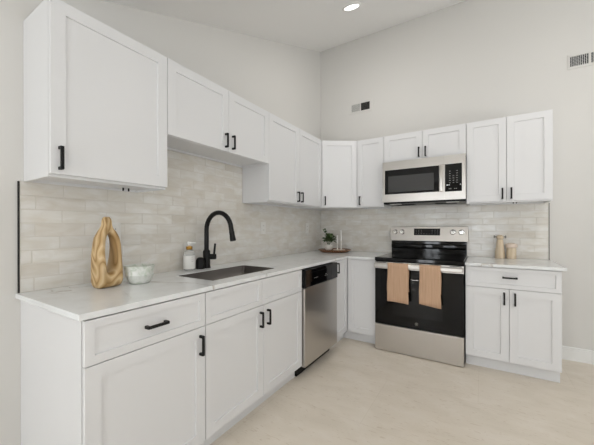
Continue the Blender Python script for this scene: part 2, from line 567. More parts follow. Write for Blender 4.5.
# diagonal corner wall cabinet
root = thing('wall_cabinet', 'white corner wall cabinet with one angled door where the two walls meet', 'cabinet', (0, 0, ZU))
A = Vector((XU, -0.559)); B = Vector((0.631, -YU))
dv = (B - A).normalized(); nv = Vector((dv.y, -dv.x)); ang = math.atan2(dv.y, dv.x)
bm = nbm()
a2, b2 = A - nv * 0.021, B - nv * 0.021
pl = [(0.0005, -0.0005), (0.0005, -0.5595), (XU - 0.021, -0.5595), (a2.x, a2.y), (b2.x, b2.y), (0.6315, -YU + 0.021), (0.6315, -0.0005)]
lo = [bm.verts.new((x, y, 0.0)) for x, y in pl]; hi = [bm.verts.new((x, y, ZT - ZU)) for x, y in pl]
fb = bm.faces.new(list(reversed(lo))); bm.faces.new(hi)
for i in range(len(pl)):
    j = (i + 1) % len(pl); bm.faces.new((lo[i], lo[j], hi[j], hi[i]))
bmesh.ops.inset_region(bm, faces=[fb], thickness=0.016, depth=-0.012)
finish('cabinet_body', bm, M['cabinet'], root)
LD = (B - A).length
d = finish('door', panel_front(0.002, LD - 0.002, 0.0075, ZT - ZU - 0.0015, 0.0195), M['cabinet'], root)
d.location = (A.x, A.y, 0); d.rotation_euler = (0, 0, ang)
pull(d, 0.034, 0.0, 1.478 - ZU, False)

# base cabinets
ZS, ZD, ZTOP = 0.687, 0.103, 0.8585
cabinet('white base cabinet with one drawer over one wide door, nearest on the left', 0.542, XB, ZD - 0.004, ZTOP,
        [('drawer', 0, 0.541, ZS, ZTOP - .004, (0.270, 0.770, True)), ('door', 0, 0.541, ZD, ZS, (0.506, 0.600, False))], LW(-3.031), H, name='base_cabinet', base=True, side_full=0.018)
cabinet('white sink base cabinet with two doors beneath the sink', 0.949, XB, ZD - 0.004, ZTOP,
        [('false_drawer', 0, 0.455, ZS, ZTOP - .004, None), ('false_drawer', 0.455, 0.948, ZS, ZTOP - .004, None),
         ('door', 0, 0.470, ZD, ZS, (0.434, 0.602, False)), ('door', 0.470, 0.948, ZD, ZS, (0.508, 0.602, False))], LW(-2.488), H, name='base_cabinet', base=True, cut=(0.136, 0.756, -0.200, -0.536))
cabinet('white base cabinet with one drawer and two doors to the right of the range', 2.326 - 1.7035, YB, ZD - 0.004, ZTOP,
        [('drawer', 0, 0.622, ZS, ZTOP - .004, (0.307, 0.779, True)), ('door', 0, 0.304, ZD, ZS, (0.270, 0.610, False)), ('door', 0.304, 0.622, ZD, ZS, (0.340, 0.610, False))],
        (1.7035, 0), 0, name='base_cabinet', base=True)

root = thing('base_cabinet', 'white corner base cabinet tucked between dishwasher and range', 'cabinet', (0, 0, 0))
bm = nbm()
xi, yi = XB - 0.021, -(YB - 0.021)
pl = [(0.0005, -0.0005), (0.0005, -0.922), (xi, -0.922), (xi, yi), (0.9325, yi), (0.9325, -0.0005)]
def prism(bm, pl, z0, z1):
    lo = [bm.verts.new((x, y, z0)) for x, y in pl]; hi = [bm.verts.new((x, y, z1)) for x, y in pl]
    bm.faces.new(list(reversed(lo))); bm.faces.new(hi)
    for i in range(len(pl)):
        j = (i + 1) % len(pl); bm.faces.new((lo[i], lo[j], hi[j], hi[i]))
prism(bm, pl, ZD - 0.004, ZTOP)
finish('cabinet_body', bm, M['cabinet'], root)
bm = nbm(); k = 0.049
prism(bm, [(0.002, -0.002), (0.002, -0.922), (xi - k, -0.922), (xi - k, yi + k), (0.9325, yi + k), (0.9325, -0.002)], 0, ZD - 0.004)
finish('toe_kick', bm, M['cabinet'], root)
d = finish('door', panel_front(0.0, 0.292, ZD + .0015, ZTOP - .004, 0.0195), M['cabinet'], root)
d.location = (XB, -0.922, 0); d.rotation_euler = (0, 0, H)
pull(d, 0.034, 0.0, 0.788, False)
d = finish('door', panel_front(0.006, 0.297, ZD + .0015, ZTOP - .004, 0.0195), M['cabinet'], root)
d.location = (XB, -YB, 0)


# ------------------------------------------------------------------ worktops
def slab(xs, ys, keep, z0, z1):
    bm = nbm(); V = {}
    def v(i, j, k):
        if (i, j, k) not in V: V[(i, j, k)] = bm.verts.new((xs[i], ys[j], (z0, z1)[k]))
        return V[(i, j, k)]
    K = lambda i, j: 0 <= i < len(xs) - 1 and 0 <= j < len(ys) - 1 and keep(i, j)
    for i in range(len(xs) - 1):
        for j in range(len(ys) - 1):
            if not K(i, j): continue
            bm.faces.new((v(i, j, 1), v(i + 1, j, 1), v(i + 1, j + 1, 1), v(i, j + 1, 1)))
            bm.faces.new((v(i, j + 1, 0), v(i + 1, j + 1, 0), v(i + 1, j, 0), v(i, j, 0)))
            if not K(i - 1, j): bm.faces.new((v(i, j + 1, 1), v(i, j + 1, 0), v(i, j, 0), v(i, j, 1)))
            if not K(i + 1, j): bm.faces.new((v(i + 1, j, 1), v(i + 1, j, 0), v(i + 1, j + 1, 0), v(i + 1, j + 1, 1)))
            if not K(i, j - 1): bm.faces.new((v(i, j, 1), v(i, j, 0), v(i + 1, j, 0), v(i + 1, j, 1)))
            if not K(i, j + 1): bm.faces.new((v(i + 1, j + 1, 1), v(i + 1, j + 1, 0), v(i, j + 1, 0), v(i, j + 1, 1)))
    return bm


SX0, SX1, SY0, SY1 = 0.205, 0.530, -2.348, -1.736
xs = [0.0005, SX0, SX1, 0.6405, 0.9335]; ys = [-3.050, SY0, SY1, -0.650, -0.0005]
bm = slab(xs, ys, lambda i, j: (i < 3 and not (i == 1 and j == 1)) or j == 3, 0.8595, ZC)
o = finish('worktop', bm, M['quartz'])
md = o.modifiers.new('bevel', 'BEVEL'); md.width = 0.002; md.segments = 2; md.limit_method = 'ANGLE'
tag(o, 'L-shaped white veined quartz worktop with the sink cut into it', 'countertop')
bm = slab([1.7015, 2.350], [-0.650, -0.0005], lambda i, j: True, 0.8595, ZC)
o = finish('worktop', bm, M['quartz'])
md = o.modifiers.new('bevel', 'BEVEL'); md.width = 0.002; md.segments = 2; md.limit_method = 'ANGLE'
tag(o, 'short white quartz worktop to the right of the range', 'countertop')

# undermount sink
root = thing('kitchen_sink', 'rectangular stainless steel undermount sink beside the black faucet', 'sink', ((SX0 + SX1) / 2, (SY0 + SY1) / 2, 0.66))
bm = nbm()
x, y = (SX1 - SX0) / 2, (SY1 - SY0) / 2; zt = 0.8820 - 0.66; x -= 0.003; y -= 0.003
vs = box(bm, (-x, -y, 0.004), (x, y, zt))
bm.faces.ensure_lookup_table()
topf = max(bm.faces, key=lambda f: f.calc_center_median().z)
bmesh.ops.delete(bm, geom=[topf], context='FACES')
es = [e for e in bm.edges if len(e.link_faces) == 2]
bmesh.ops.bevel(bm, geom=es, offset=0.014, segments=3, affect='EDGES')
for f in bm.faces: f.smooth = True
o = finish('basin', bm, M['sinksteel'], root, True)
md = o.modifiers.new('solid', 'SOLIDIFY'); md.thickness = 0.001; md.offset = 1
bm = nbm(); lathe(bm, [(0.0, 0.0052), (0.036, 0.0052), (0.043, 0.0075), (0.045, 0.0055)], n=28, cap=False)
finish('drain', bm, M['chrome'], root, True)

# ------------------------------------------------------------------ dishwasher (front faces +x)
root = thing('dishwasher', 'built-in stainless steel dishwasher with a black control panel', 'dishwasher', (0, -1.535, 0), H)
w = 0.609
bm = nbm(); box(bm, (0.004, -0.01, 0.09), (w - .004, -0.600, 0.857)); finish('tub', bm, M['blackplastic'], root)
bm = nbm(); box(bm, (0.006, -0.01, 0.0), (w - .006, -0.575, 0.0895)); finish('toe_kick', bm, M['blackplastic'], root, label='black recessed kickplate')
bm = nbm(); box(bm, (0.004, -0.6005, 0.088), (w - .004, -0.655, 0.704), 0.004, 2); finish('door', bm, M['steel'], root, label='brushed steel door')
bm = nbm(); box(bm, (0.003, -0.6005, 0.708), (w - .003, -0.662, 0.850), 0.006, 2)
p_ = finish('control_panel', bm, M['gloss'], root, label='black control panel')
bm = nbm(); box(bm, (0.02, -0.6605, 0.722), (w - .02, -0.6635, 0.822), 0.001); finish('fascia', bm, M['gloss'], p_)
bm = nbm()
for i in range(4): box(bm, (0.14 + i * .018, -0.6636, 0.768), (0.150 + i * .018, -0.6642, 0.773))
for i in range(3): box(bm, (0.33 + i * .022, -0.6636, 0.762), (0.344 + i * .022, -0.6642, 0.766))
box(bm, (0.345, -0.6636, 0.772), (0.366, -0.6642, 0.779))
finish('printed_marks', bm, M['mark'], p_)

# ------------------------------------------------------------------ range
RX0, RX1 = 0.937, 1.697
root = thing('range', 'stainless steel electric range with black glass oven door and cooktop', 'range', ((RX0 + RX1) / 2, -0.34, 0))
hw = (RX1 - RX0) / 2
def R_(x, y, z): return (x - (RX0 + RX1) / 2, y + 0.34, z)
def rbox(bm, a, b, bev=0, seg=1): return box(bm, R_(*a), R_(*b), bev, seg)
bm = nbm(); rbox(bm, (RX0 + .001, -0.02, 0.02), (RX1 - .001, -0.632, 0.859)); finish('body', bm, M['blackplastic'], root)
bm = nbm()
rbox(bm, (RX0, -0.015, 0.860), (RX1, -0.670, 0.893), 0.004, 2)
ct = finish('cooktop', bm, M['gloss'], root, label='black glass cooktop')
for (cx, cy, r) in ((1.13, -0.47, .105), (1.50, -0.47, .085), (1.13, -0.23, .075), (1.50, -0.23, .105)):
    c = R_(cx, cy, 0.8932)
    bm = nbm(); lathe(bm, [(r, 0), (r, 0.0003), (r - .002, 0.0003), (r - .002, 0)], c, n=40, cap=False)
    finish('burner_ring', bm, M['ringgrey'], ct)
# oven door
bm = nbm(); rbox(bm, (RX0 + .002, -0.634, 0.258), (RX1 - .002, -0.668, 0.856), 0.003); door = finish('oven_door', bm, M['gloss'], root, label='black glass oven door')
bm = nbm(); rbox(bm, (1.105, -0.6675, 0.36), (1.535, -0.6695, 0.70), 0.0008); finish('oven_window', bm, M['oveninner'], door)
bm = nbm(); rbox(bm, (RX0 + .002, -0.6685, 0.788), (RX1 - .002, -0.6735, 0.852), 0.001); tr = finish('door_trim', bm, M['steel'], door, label='brushed steel strip along the door top')
for i in range(5):
    cx = 1.0 + i * 0.158
    bm = nbm(); rbox(bm, (cx - .045, -0.6732, 0.844), (cx + .045, -0.6745, 0.850)); finish('vent_slot', bm, M['dark'], door)
bm = nbm()
rbox(bm, (RX0 + .006, -0.703, 0.800), (RX1 - .006, -0.722, 0.840), 0.008, 3)
for cx in (RX0 + .05, RX1 - .05): rbox(bm, (cx - .013, -0.673, 0.812), (cx + .013, -0.706, 0.836), 0.003)
finish('door_handle', bm, M['steel'], door, label='flat steel bar handle')
bm = nbm()
c = R_(1.318, -0.669, 0.302)
lathe(bm, [(0.0001, -0.0012), (0.0135, -0.0012), (0.0148, -0.0004), (0.0148, 0.0005)], c, 'Y', n=32, cap=False)
lg = finish('emblem', bm, M['greymetal'], door, True, label='small round grey emblem')
bm = nbm()
lathe(bm, [(0.0100, -0.0013), (0.0100, -0.0019), (0.0116, -0.0019), (0.0116, -0.0013)], c, 'Y', n=32, cap=False)
for s in (-1, 1):
    pts = [(c[0] + s * 0.0035 + 0.0032 * math.cos(a), c[1] - 0.0018, c[2] + 0.0045 * math.sin(a)) for a in [k * 0.6 + (0.4 if s > 0 else 0) for k in range(9)]]
    tube(bm, pts, 0.0006, 6)
finish('emblem_mark', bm, M['dark'], lg)
bm = nbm(); rbox(bm, (RX0 + .002, -0.634, 0.006), (RX1 - .002, -0.672, 0.252), 0.004, 2); finish('drawer', bm, M['steel'], root, label='brushed steel storage drawer')
for x in (RX0 + .05, RX1 - .05):
    for y in (-0.58, -0.1):
        bm = nbm(); lathe(bm, [(0.016, 0), (0.016, 0.02)], R_(x, y, 0), n=14); finish('foot', bm, M['blackplastic'], root)
# backguard
bm = nbm(); rbox(bm, (RX0 + .006, -0.013, 0.893), (RX1 - .004, -0.055, 1.03), 0.003)
rbox(bm, (RX0 + .006, -0.04, 0.945), (RX1 - .004, -0.072, 1.000), 0.012, 4)
finish('riser', bm, M['gloss'], root, True, label='glossy black riser behind the cooktop')
bm = nbm()
vs = rbox(bm, (RX0 - .001, -0.013, 1.031), (RX1 + .009, -0.075, 1.188), 0.003)
for v in bm.verts:
    if v.co.z > 1.1 and v.co.y < 0.34 - 0.05: v.co.y += 0.026
bg = finish('control_panel', bm, M['steel'], root, label='stainless control panel with knobs')
tilt = 0.026 / 0.157
def fy(z): return -0.075 + (z - 1.031) * tilt
bm = nbm(); z0, z1 = 1.094, 1.166
for (x0, x1, za, zb, d) in ((1.187, 1.447, z0, z1, 0.0012),):
    vs = rbox(bm, (x0, fy(1.13) + 0.004, za), (x1, fy(1.13) - 0.0018, zb))
    for v in vs: v.co.y += (v.co.z - 1.13) * tilt
dp = finish('display', bm, M['gloss'], bg)
bm = nbm()
for i in range(9):
    for zz in (1.108, 1.128, 1.148):
        if i in (3, 4, 5) and zz > 1.11: continue
        x = 1.205 + i * 0.027
        vs = rbox(bm, (x, fy(zz) - 0.0008, zz), (x + .008, fy(zz) - 0.0024, zz + .004))
finish('printed_marks', bm, M['mark'], dp)
for kx in (0.984, 1.060, 1.570, 1.647):
    c = R_(kx, fy(1.127), 1.127)
    bm = nbm(); lathe(bm, [(0.0275, 0.0), (0.0275, -0.003), (0.022, -0.006), (0.0205, -0.024), (0.0180, -0.027), (0.0001, -0.027)], c, 'Y', n=28)
    k_ = finish('knob', bm, M['chrome'], bg, True)
    bm = nbm(); lathe(bm, [(0.0292, 0.0005), (0.0292, -0.0016), (0.0278, -0.0016)], c, 'Y', n=28, cap=False)
    box(bm, (c[0] - .0015, c[1] - 0.0272, c[2] + .002), (c[0] + .0015, c[1] - 0.0280, c[2] + .017))
    finish('knob_ring', bm, M['dark'], k_)

# ------------------------------------------------------------------ microwave
MX0, MX1 = 0.937, 1.698
mz0, mz1, my = 1.422, 1.8605, -0.398
ox, oy = (MX0 + MX1) / 2, -0.2
root = thing('microwave', 'stainless steel over-the-range microwave with black glass door above the range', 'microwave', (ox, oy, mz0))
def mbox(bm, a, b, bev=0, seg=1):
    return box(bm, (a[0] - ox, a[1] - oy, a[2] - mz0), (b[0] - ox, b[1] - oy, b[2] - mz0), bev, seg)
bm = nbm(); mbox(bm, (MX0 + .002, -0.012, mz0 + .02), (MX1 - .002, my + .028, mz1)); finish('body', bm, M['blackplastic'], root)
bm = nbm(); mbox(bm, (MX0 + .004, -0.05, mz0 + .002), (MX1 - .004, my + .03, mz0 + .02))
un = finish('underside', bm, M['blackplastic'], root)
for x in (1.03, 1.42):
    bm = nbm(); mbox(bm, (x, -0.10, mz0 - .002), (x + .19, -0.26, mz0 + .003), 0.001); finish('filter', bm, M['dark'], un)
for x in (1.00, 1.53):
    bm = nbm(); mbox(bm, (x, -0.29, mz0 - .002), (x + .11, -0.355, mz0 + .003), 0.001); finish('lamp_cover', bm, M['white'], un)
# door frame with a hole for the glass
bm = slab([MX0 - ox, 0.961 - ox, 1.477 - ox, 1.519 - ox], [1.442 - mz0, 1.522 - mz0, 1.773 - mz0, mz1 - .002 - mz0], lambda i, j: not (i == 1 and j == 1), 0, 0.026)
for v in bm.verts: v.co = Vector((v.co.x, my + 0.027 - oy - v.co.z, v.co.y))
door = finish('door', bm, M['steel'], root, label='brushed steel microwave door')
bm = nbm(); mbox(bm, (0.961, my + .026, 1.522), (1.477, my + .0035, 1.773)); gl = finish('door_glass', bm, M['gloss'], door, label='black glass door pane')
bm = nbm(); mbox(bm, (0.995, my + .004, 1.543), (1.430, my + .0027, 1.708)); finish('mesh_screen', bm, M['window'], gl)
bm = nbm(); mbox(bm, (1.481, my + .003, 1.517), (1.509, my - .022, 1.776), 0.006, 3); finish('handle', bm, M['steel'], door, True, label='vertical steel handle')
bm = slab([1.521 - ox, 1.527 - ox, 1.668 - ox, MX1 - ox], [1.442 - mz0, 1.517 - mz0, 1.776 - mz0, mz1 - .002 - mz0], lambda i, j: not (i == 1 and j == 1), 0, 0.026)
for v in bm.verts: v.co = Vector((v.co.x, my + 0.027 - oy - v.co.z, v.co.y))
cp = finish('control_panel', bm, M['steel'], root, label='steel control side panel')
bm = nbm(); mbox(bm, (1.527, my + .026, 1.517), (1.668, my + .0035, 1.776)); kp = finish('keypad', bm, M['gloss'], cp, label='black glass keypad')
bm = nbm()
for r_ in range(6):
    for q in range(3):
        if r_ > 3 and q == 1: continue
        x = 1.562 + q * .030; z = 1.596 + r_ * .022
        mbox(bm, (x, my + .0037, z), (x + .012, my + .0028, z + .0045))
for x in (1.560, 1.572, 1.605, 1.618): mbox(bm, (x, my + .0037, 1.540), (x + .008, my + .0028, 1.546))
finish('printed_marks', bm, M['mark'], kp)
for x0, x1 in ((1.540, 1.556), (1.562, 1.567), (1.652, 1.660)):
    bm = nbm(); mbox(bm, (x0, my + .0037, 1.575), (x1, my + .0026, 1.584)); finish('lit_mark', bm, M['markw'], kp)

# ------------------------------------------------------------------ faucet
root = thing('faucet', 'matte black gooseneck kitchen faucet standing behind the sink', 'faucet', (0.080, -2.0, ZC))
bm = nbm()
lathe(bm, [(0.030, 0.0), (0.030, 0.006), (0.026, 0.009), (0.026, 0.126), (0.022, 0.130), (0.018, 0.136)], n=28)
bd = finish('base', bm, M['black'], root, True)
bm = nbm()
pts = [(0, 0, 0.12), (0, 0, 0.20), (0, 0, 0.282)]
rc = 0.126
for k in range(1, 15):
    a = math.pi - k * math.radians(174) / 14
    pts.append((rc + rc * math.cos(a), 0, 0.282 + rc * math.sin(a)))
e0 = Vector(pts[-1]); dr = (Vector(pts[-1]) - Vector(pts[-2])).normalized()
pts.append(tuple(e0 + dr * 0.03))
tube(bm, pts, 0.0168, 20)
finish('spout', bm, M['black'], root, True)
bm = nbm(); s = e0 + dr * 0.022
tube(bm, [tuple(s), tuple(s + dr * .004), tuple(s + dr * .030), tuple(s + dr * .034), tuple(s + dr * .064), tuple(s + dr * .069)], [0.0175, 0.0185, 0.0185, 0.0195, 0.0215, 0.018], 20)
finish('spray_head', bm, M['black'], root, True)
bm = nbm()
u = Vector((math.cos(0.9), math.sin(0.9), 0))
cz = Vector((0, 0, 0.082))
tube(bm, [tuple(cz + u * .015), tuple(cz + u * .066), tuple(cz + u * .070)], [0.021, 0.021, 0.017], 20)
b_ = cz + u * .055
tube(bm, [tuple(b_), tuple(b_ + Vector((0, 0, .03))), tuple(b_ + Vector((0.006, 0.004, .098)))], [0.0095, 0.0085, 0.0075], 12)
finish('lever', bm, M['black'], root, True)

bm = nbm(); lathe(bm, [(0.0, 0.085), (0.014, 0.0835), (0.024, 0.076), (0.030, 0.063), (0.031, 0.050), (0.031, 0.0)], n=28)
o = finish('air_gap_cap', bm, M['black'], None, True, loc=(0.082, -2.060, ZC))
tag(o, 'short round-topped black cap beside the faucet base', 'sink fitting')

# ------------------------------------------------------------------ soap bottle
root = thing('soap_bottle', 'clear soap bottle with white label and brass-collared pump, beside the faucet', 'bottle', (0.078, -2.152, ZC))
bm = nbm(); lathe(bm, [(0.034, 0.0), (0.039, 0.004), (0.039, 0.118), (0.036, 0.130), (0.022, 0.142), (0.016, 0.146)], n=32); bt = finish('bottle', bm, M['clear'], root, True)
bm = nbm(); lathe(bm, [(0.0394, 0.018), (0.0396, 0.013), (0.0396, 0.105), (0.0394, 0.106)], n=32, cap=False); finish('label', bm, M['white'], bt, True)
bm = nbm()
for i, zz in enumerate((0.094, 0.080, 0.066)): box(bm, (0.0385, -0.012, zz), (0.0400, 0.012 - i * .004, zz + .0025))
finish('label_print', bm, M['mark'], bt)
bm = nbm(); lathe(bm, [(0.021, 0.1465), (0.022, 0.150), (0.022, 0.168), (0.008, 0.171), (0.006, 0.174)], n=24); finish('collar', bm, M['brass'], root, True)
bm = nbm(); lathe(bm, [(0.006, 0.171), (0.006, 0.186), (0.014, 0.187), (0.014, 0.199), (0.008, 0.201)], n=20)
tube(bm, [(0.004, 0, 0.193), (0.03, 0.018, 0.194), (0.040, 0.024, 0.190)], [0.0055, 0.0045, 0.0035], 10)
finish('pump', bm, M['white'], root, True)

# ------------------------------------------------------------------ driftwood vase: an upright ring with a neck
root_loc = (0.205, -2.754, ZC)
bm = nbm(); NT, NS = 96, 20
half = [(0.0, 0.0), (0.045, 0.0), (0.055, 0.004), (0.062, 0.018), (0.062, 0.09), (0.062, 0.17), (0.061, 0.215), (0.056, 0.252), (0.040, 0.284), (0.023, 0.306), (0.0175, 0.322), (0.0175, 0.352), (0.013, 0.357), (0.0, 0.357)]
left = [(-0.96 * x + (0.004 if 0.2 < z < 0.29 else 0), z) for x, z in reversed(half)][1:-1]
loop = half + left
seg = [math.dist(loop[i], loop[(i + 1) % len(loop)]) for i in range(len(loop))]
tot = sum(seg)
def outer(t):
    d = t * tot; i = 0
    while d > seg[i] and i < len(seg) - 1: d -= seg[i]; i += 1
    p, q = loop[i], loop[(i + 1) % len(loop)]; f = d / max(seg[i], 1e-9)
    return p[0] + (q[0] - p[0]) * f, p[1] + (q[1] - p[1]) * f
def inner(t):
    x, z = outer(t)
    a = math.atan2((min(z, 0.29) - 0.175) / 1.9, x - 0.003)
    return 0.003 + 0.028 * math.cos(a) * (1 - 0.18 * math.sin(a)), 0.175 + 0.100 * math.sin(a)
rings = []
for i in range(NT):
    t_ = i / NT
    xo, zo = outer(t_); xi_, zi = inner(t_)
    hz = zo / 0.357
    dep = 0.050 * (1 - 0.58 * max(0, hz - 0.25) / 0.75) + 0.003 * math.sin(11 * t_ + .5)
    ring = []
    for j in range(NS):
        b = 2 * math.pi * j / NS
        cb, sb = math.cos(b), math.sin(b)
        k = 0.5 + 0.5 * math.copysign(abs(cb) ** 0.75, cb)
        yy = dep * math.copysign(abs(sb) ** 0.8, sb)
        yy += 0.002 * math.sin(3 * t_ * 2 * math.pi + 2 * b)
        ring.append(bm.verts.new((xi_ + (xo - xi_) * k, yy, zi + (zo - zi) * k)))
    rings.append(ring)
for i in range(NT):
    a_, b_ = rings[i], rings[(i + 1) % NT]
    for j in range(NS): bm.faces.new((a_[j], a_[(j + 1) % NS], b_[(j + 1) % NS], b_[j]))
zmin = min(v.co.z for v in bm.verts)
for v in bm.verts: v.co.z -= zmin
o = finish('wooden_vase', bm, M['driftwood'], None, True, loc=root_loc)
o.rotation_euler = (0, 0, math.radians(98))
tag(o, 'tall carved driftwood vase with an oval hole through it, near end of worktop', 'vase')

# marbled bowl
bm = nbm(); prof = [(0.0, 0.0), (0.044, 0.0), (0.051, 0.004), (0.057, 0.012), (0.067, 0.036), (0.070, 0.041), (0.068, 0.046), (0.075, 0.078), (0.0755, 0.082), (0.072, 0.083), (0.066, 0.050), (0.048, 0.018), (0.0, 0.012)]
lathe(bm, [(r, h * 1.16) for r, h in prof], n=48, cap=False)
o = finish('marbled_bowl', bm, M['marble'], None, True, loc=(0.235, -2.600, ZC))
tag(o, 'pale green and white marbled bowl on the worktop beside the wooden vase', 'bowl')

# ------------------------------------------------------------------ corner tray and what stands on it
TX, TY = 0.310, -0.235
bm = nbm(); lathe(bm, [(0.0, 0.0), (0.138, 0.0), (0.158, 0.004), (0.196, 0.026), (0.199, 0.031), (0.194, 0.033), (0.150, 0.022), (0.0, 0.020)], n=56, cap=False)
o = finish('wooden_tray', bm, M['traywood'], None, True, loc=(TX, TY, ZC))
tag(o, 'round dark brown wooden tray in the worktop corner', 'tray')
ZTR = ZC + 0.0225
root = thing('potted_plant', 'small leafy green plant in a round white pot on the wooden tray', 'plant', (TX - 0.064, TY - 0.030, ZTR - .0005))
bm = nbm(); lathe(bm, [(0.0, 0.0), (0.030, 0.0), (0.040, 0.006), (0.050, 0.030), (0.049, 0.055), (0.045, 0.068), (0.041, 0.070), (0.040, 0.062), (0.0, 0.058)], n=32, cap=False)
finish('pot', bm, M['ceramic'], root, True)
bm = nbm()
def leaf(bm, base, d, ln, wd):
    d = d.normalized(); side = d.cross(Vector((0, 0, 1)));
    if side.length < 1e-3: side = Vector((1, 0, 0))
    side.normalize(); up = side.cross(d)
    rows = []
    for k in range(6):
        t = k / 5
        w_ = wd * math.sin(math.pi * min(0.97, 0.08 + 0.9 * t)) ** 0.8
        p = base + d * ln * t - up * 0.0 - Vector((0, 0, 1)) * 0.25 * ln * t * t
        rows.append((p - side * w_ + up * w_ * .35, p, p + side * w_ + up * w_ * .35))
    vs = [[bm.verts.new(q) for q in r] for r in rows]
    for a, b in zip(vs, vs[1:]):
        bm.faces.new((a[0], a[1], b[1], b[0])); bm.faces.new((a[1], a[2], b[2], b[1]))
for i in range(260):
    th = random.uniform(0, 2 * math.pi); el = random.uniform(-0.1, 1.35); r_ = random.uniform(0.1, 1.0)
    d = Vector((math.cos(th) * math.cos(el), math.sin(th) * math.cos(el), math.sin(el)))
    base = Vector((0.012, 0, 0.112)) + Vector((d.x * 0.072, d.y * 0.072, d.z * 0.085)) * r_
    leaf(bm, base, d + Vector((random.uniform(-.4, .4), random.uniform(-.4, .4), random.uniform(-.2, .3))), random.uniform(.028, .040), random.uniform(.011, .016))
for d in ((-0.35, -0.2, 1.0), (-0.45, -0.3, 0.9), (-.3, -.1, 1.05)):
    d = Vector(d)
    for k in range(4):
        leaf(bm, Vector((-.02, 0, .16)) + d * (0.026 * k), d + Vector((random.uniform(-.6, .6), random.uniform(-.6, .6), 0)), .034, .013)
finish('foliage', bm, M['leaf'], root)
bm = nbm()
for k in range(10):
    a = k * 0.63
    tube(bm, [(0.01 * math.cos(a), 0.01 * math.sin(a), 0.058), (0.02 * math.cos(a), 0.02 * math.sin(a), 0.09), (0.045 * math.cos(a), 0.045 * math.sin(a), 0.14)], 0.0015, 6)
finish('stem', bm, M['leaf'], root)
bm = nbm(); lathe(bm, [(0.0, 0.0), (0.060, 0.0), (0.068, 0.006), (0.070, 0.013), (0.064, 0.011), (0.0, 0.008)], n=36, cap=False)
DX, DY = TX + 0.070, TY - 0.025
o = finish('small_dish', bm, M['blush'], None, True, loc=(DX, DY, ZTR - .0005))
tag(o, 'shallow blush dish under the two white candlesticks on the tray', 'dish')
for (dx, dy, hgt, lab) in ((-0.016, -0.014, 0.175, 'shorter left one of the two slender white candlesticks on the tray'), (0.026, -0.002, 0.240, 'taller right one of the two slender white candlesticks on the tray')):
    root = thing('candlestick', lab, 'candlestick', (DX + dx, DY + dy, ZTR + .0085), 0, 'white candlesticks on the tray')
    bm = nbm(); hs = hgt * 0.45
    lathe(bm, [(0.018, 0), (0.018, 0.004), (0.010, 0.008), (0.0055, 0.016), (0.0055, hs - .010), (0.011, hs - .004), (0.011, hs)], n=20); finish('holder', bm, M['ceramic'], root, True)
    bm = nbm(); lathe(bm, [(0.0070, hs), (0.0062, hgt - .006), (0.003, hgt - .001)], n=16); finish('candle', bm, M['white'], root, True)
    bm = nbm(); lathe(bm, [(0.0008, hgt - .001), (0.0008, hgt + .006)], n=6); finish('wick', bm, M['dark'], root)

# ------------------------------------------------------------------ mill and canister right of the range
root = thing('pepper_mill', 'pale wooden tapered mill with a small crossbar on top, right of the range', 'mill', (1.970, -0.070, ZC))
bm = nbm(); lathe(bm, [(0.0, 0.0), (0.040, 0.0), (0.041, 0.004), (0.038, 0.060), (0.031, 0.120), (0.025, 0.176), (0.024, 0.182), (0.0, 0.182)], n=32, cap=False); finish('body', bm, M['palewood'], root, True)
bm = nbm(); lathe(bm, [(0.0, 0.184), (0.022, 0.184), (0.029, 0.190), (0.030, 0.204), (0.024, 0.216), (0.012, 0.222), (0.0, 0.223)], n=32, cap=False); finish('cap', bm, M['palewood'], root, True)
bm = nbm(); tube(bm, [(-0.044, 0, 0.205), (0.044, 0, 0.205)], 0.0045, 10)
for s in (-1, 1): box(bm, (s * 0.040, -0.006, 0.192), (s * 0.050, 0.006, 0.218), 0.002)
finish('crossbar', bm, M['greymetal'], root, label='grey metal crossbar')
bm = nbm(); lathe(bm, [(0.022, 0.1815), (0.022, 0.1845)], n=24); finish('collar', bm, M['dark'], root)
root = thing('canister', 'short pale wooden canister with a wide blush lid beside the mill', 'jar', (2.058, -0.085, ZC))
bm = nbm(); lathe(bm, [(0.0, 0.0), (0.034, 0.0), (0.038, 0.004), (0.038, 0.098), (0.035, 0.103), (0.0, 0.103)], n=32, cap=False); finish('body', bm, M['palewood'], root, True)
bm = nbm(); lathe(bm, [(0.0, 0.1035), (0.038, 0.1035), (0.047, 0.112), (0.048, 0.126), (0.043, 0.140), (0.024, 0.148), (0.0, 0.149)], n=36, cap=False); finish('lid', bm, M['blush'], root, True, label='wide blush-coloured lid')

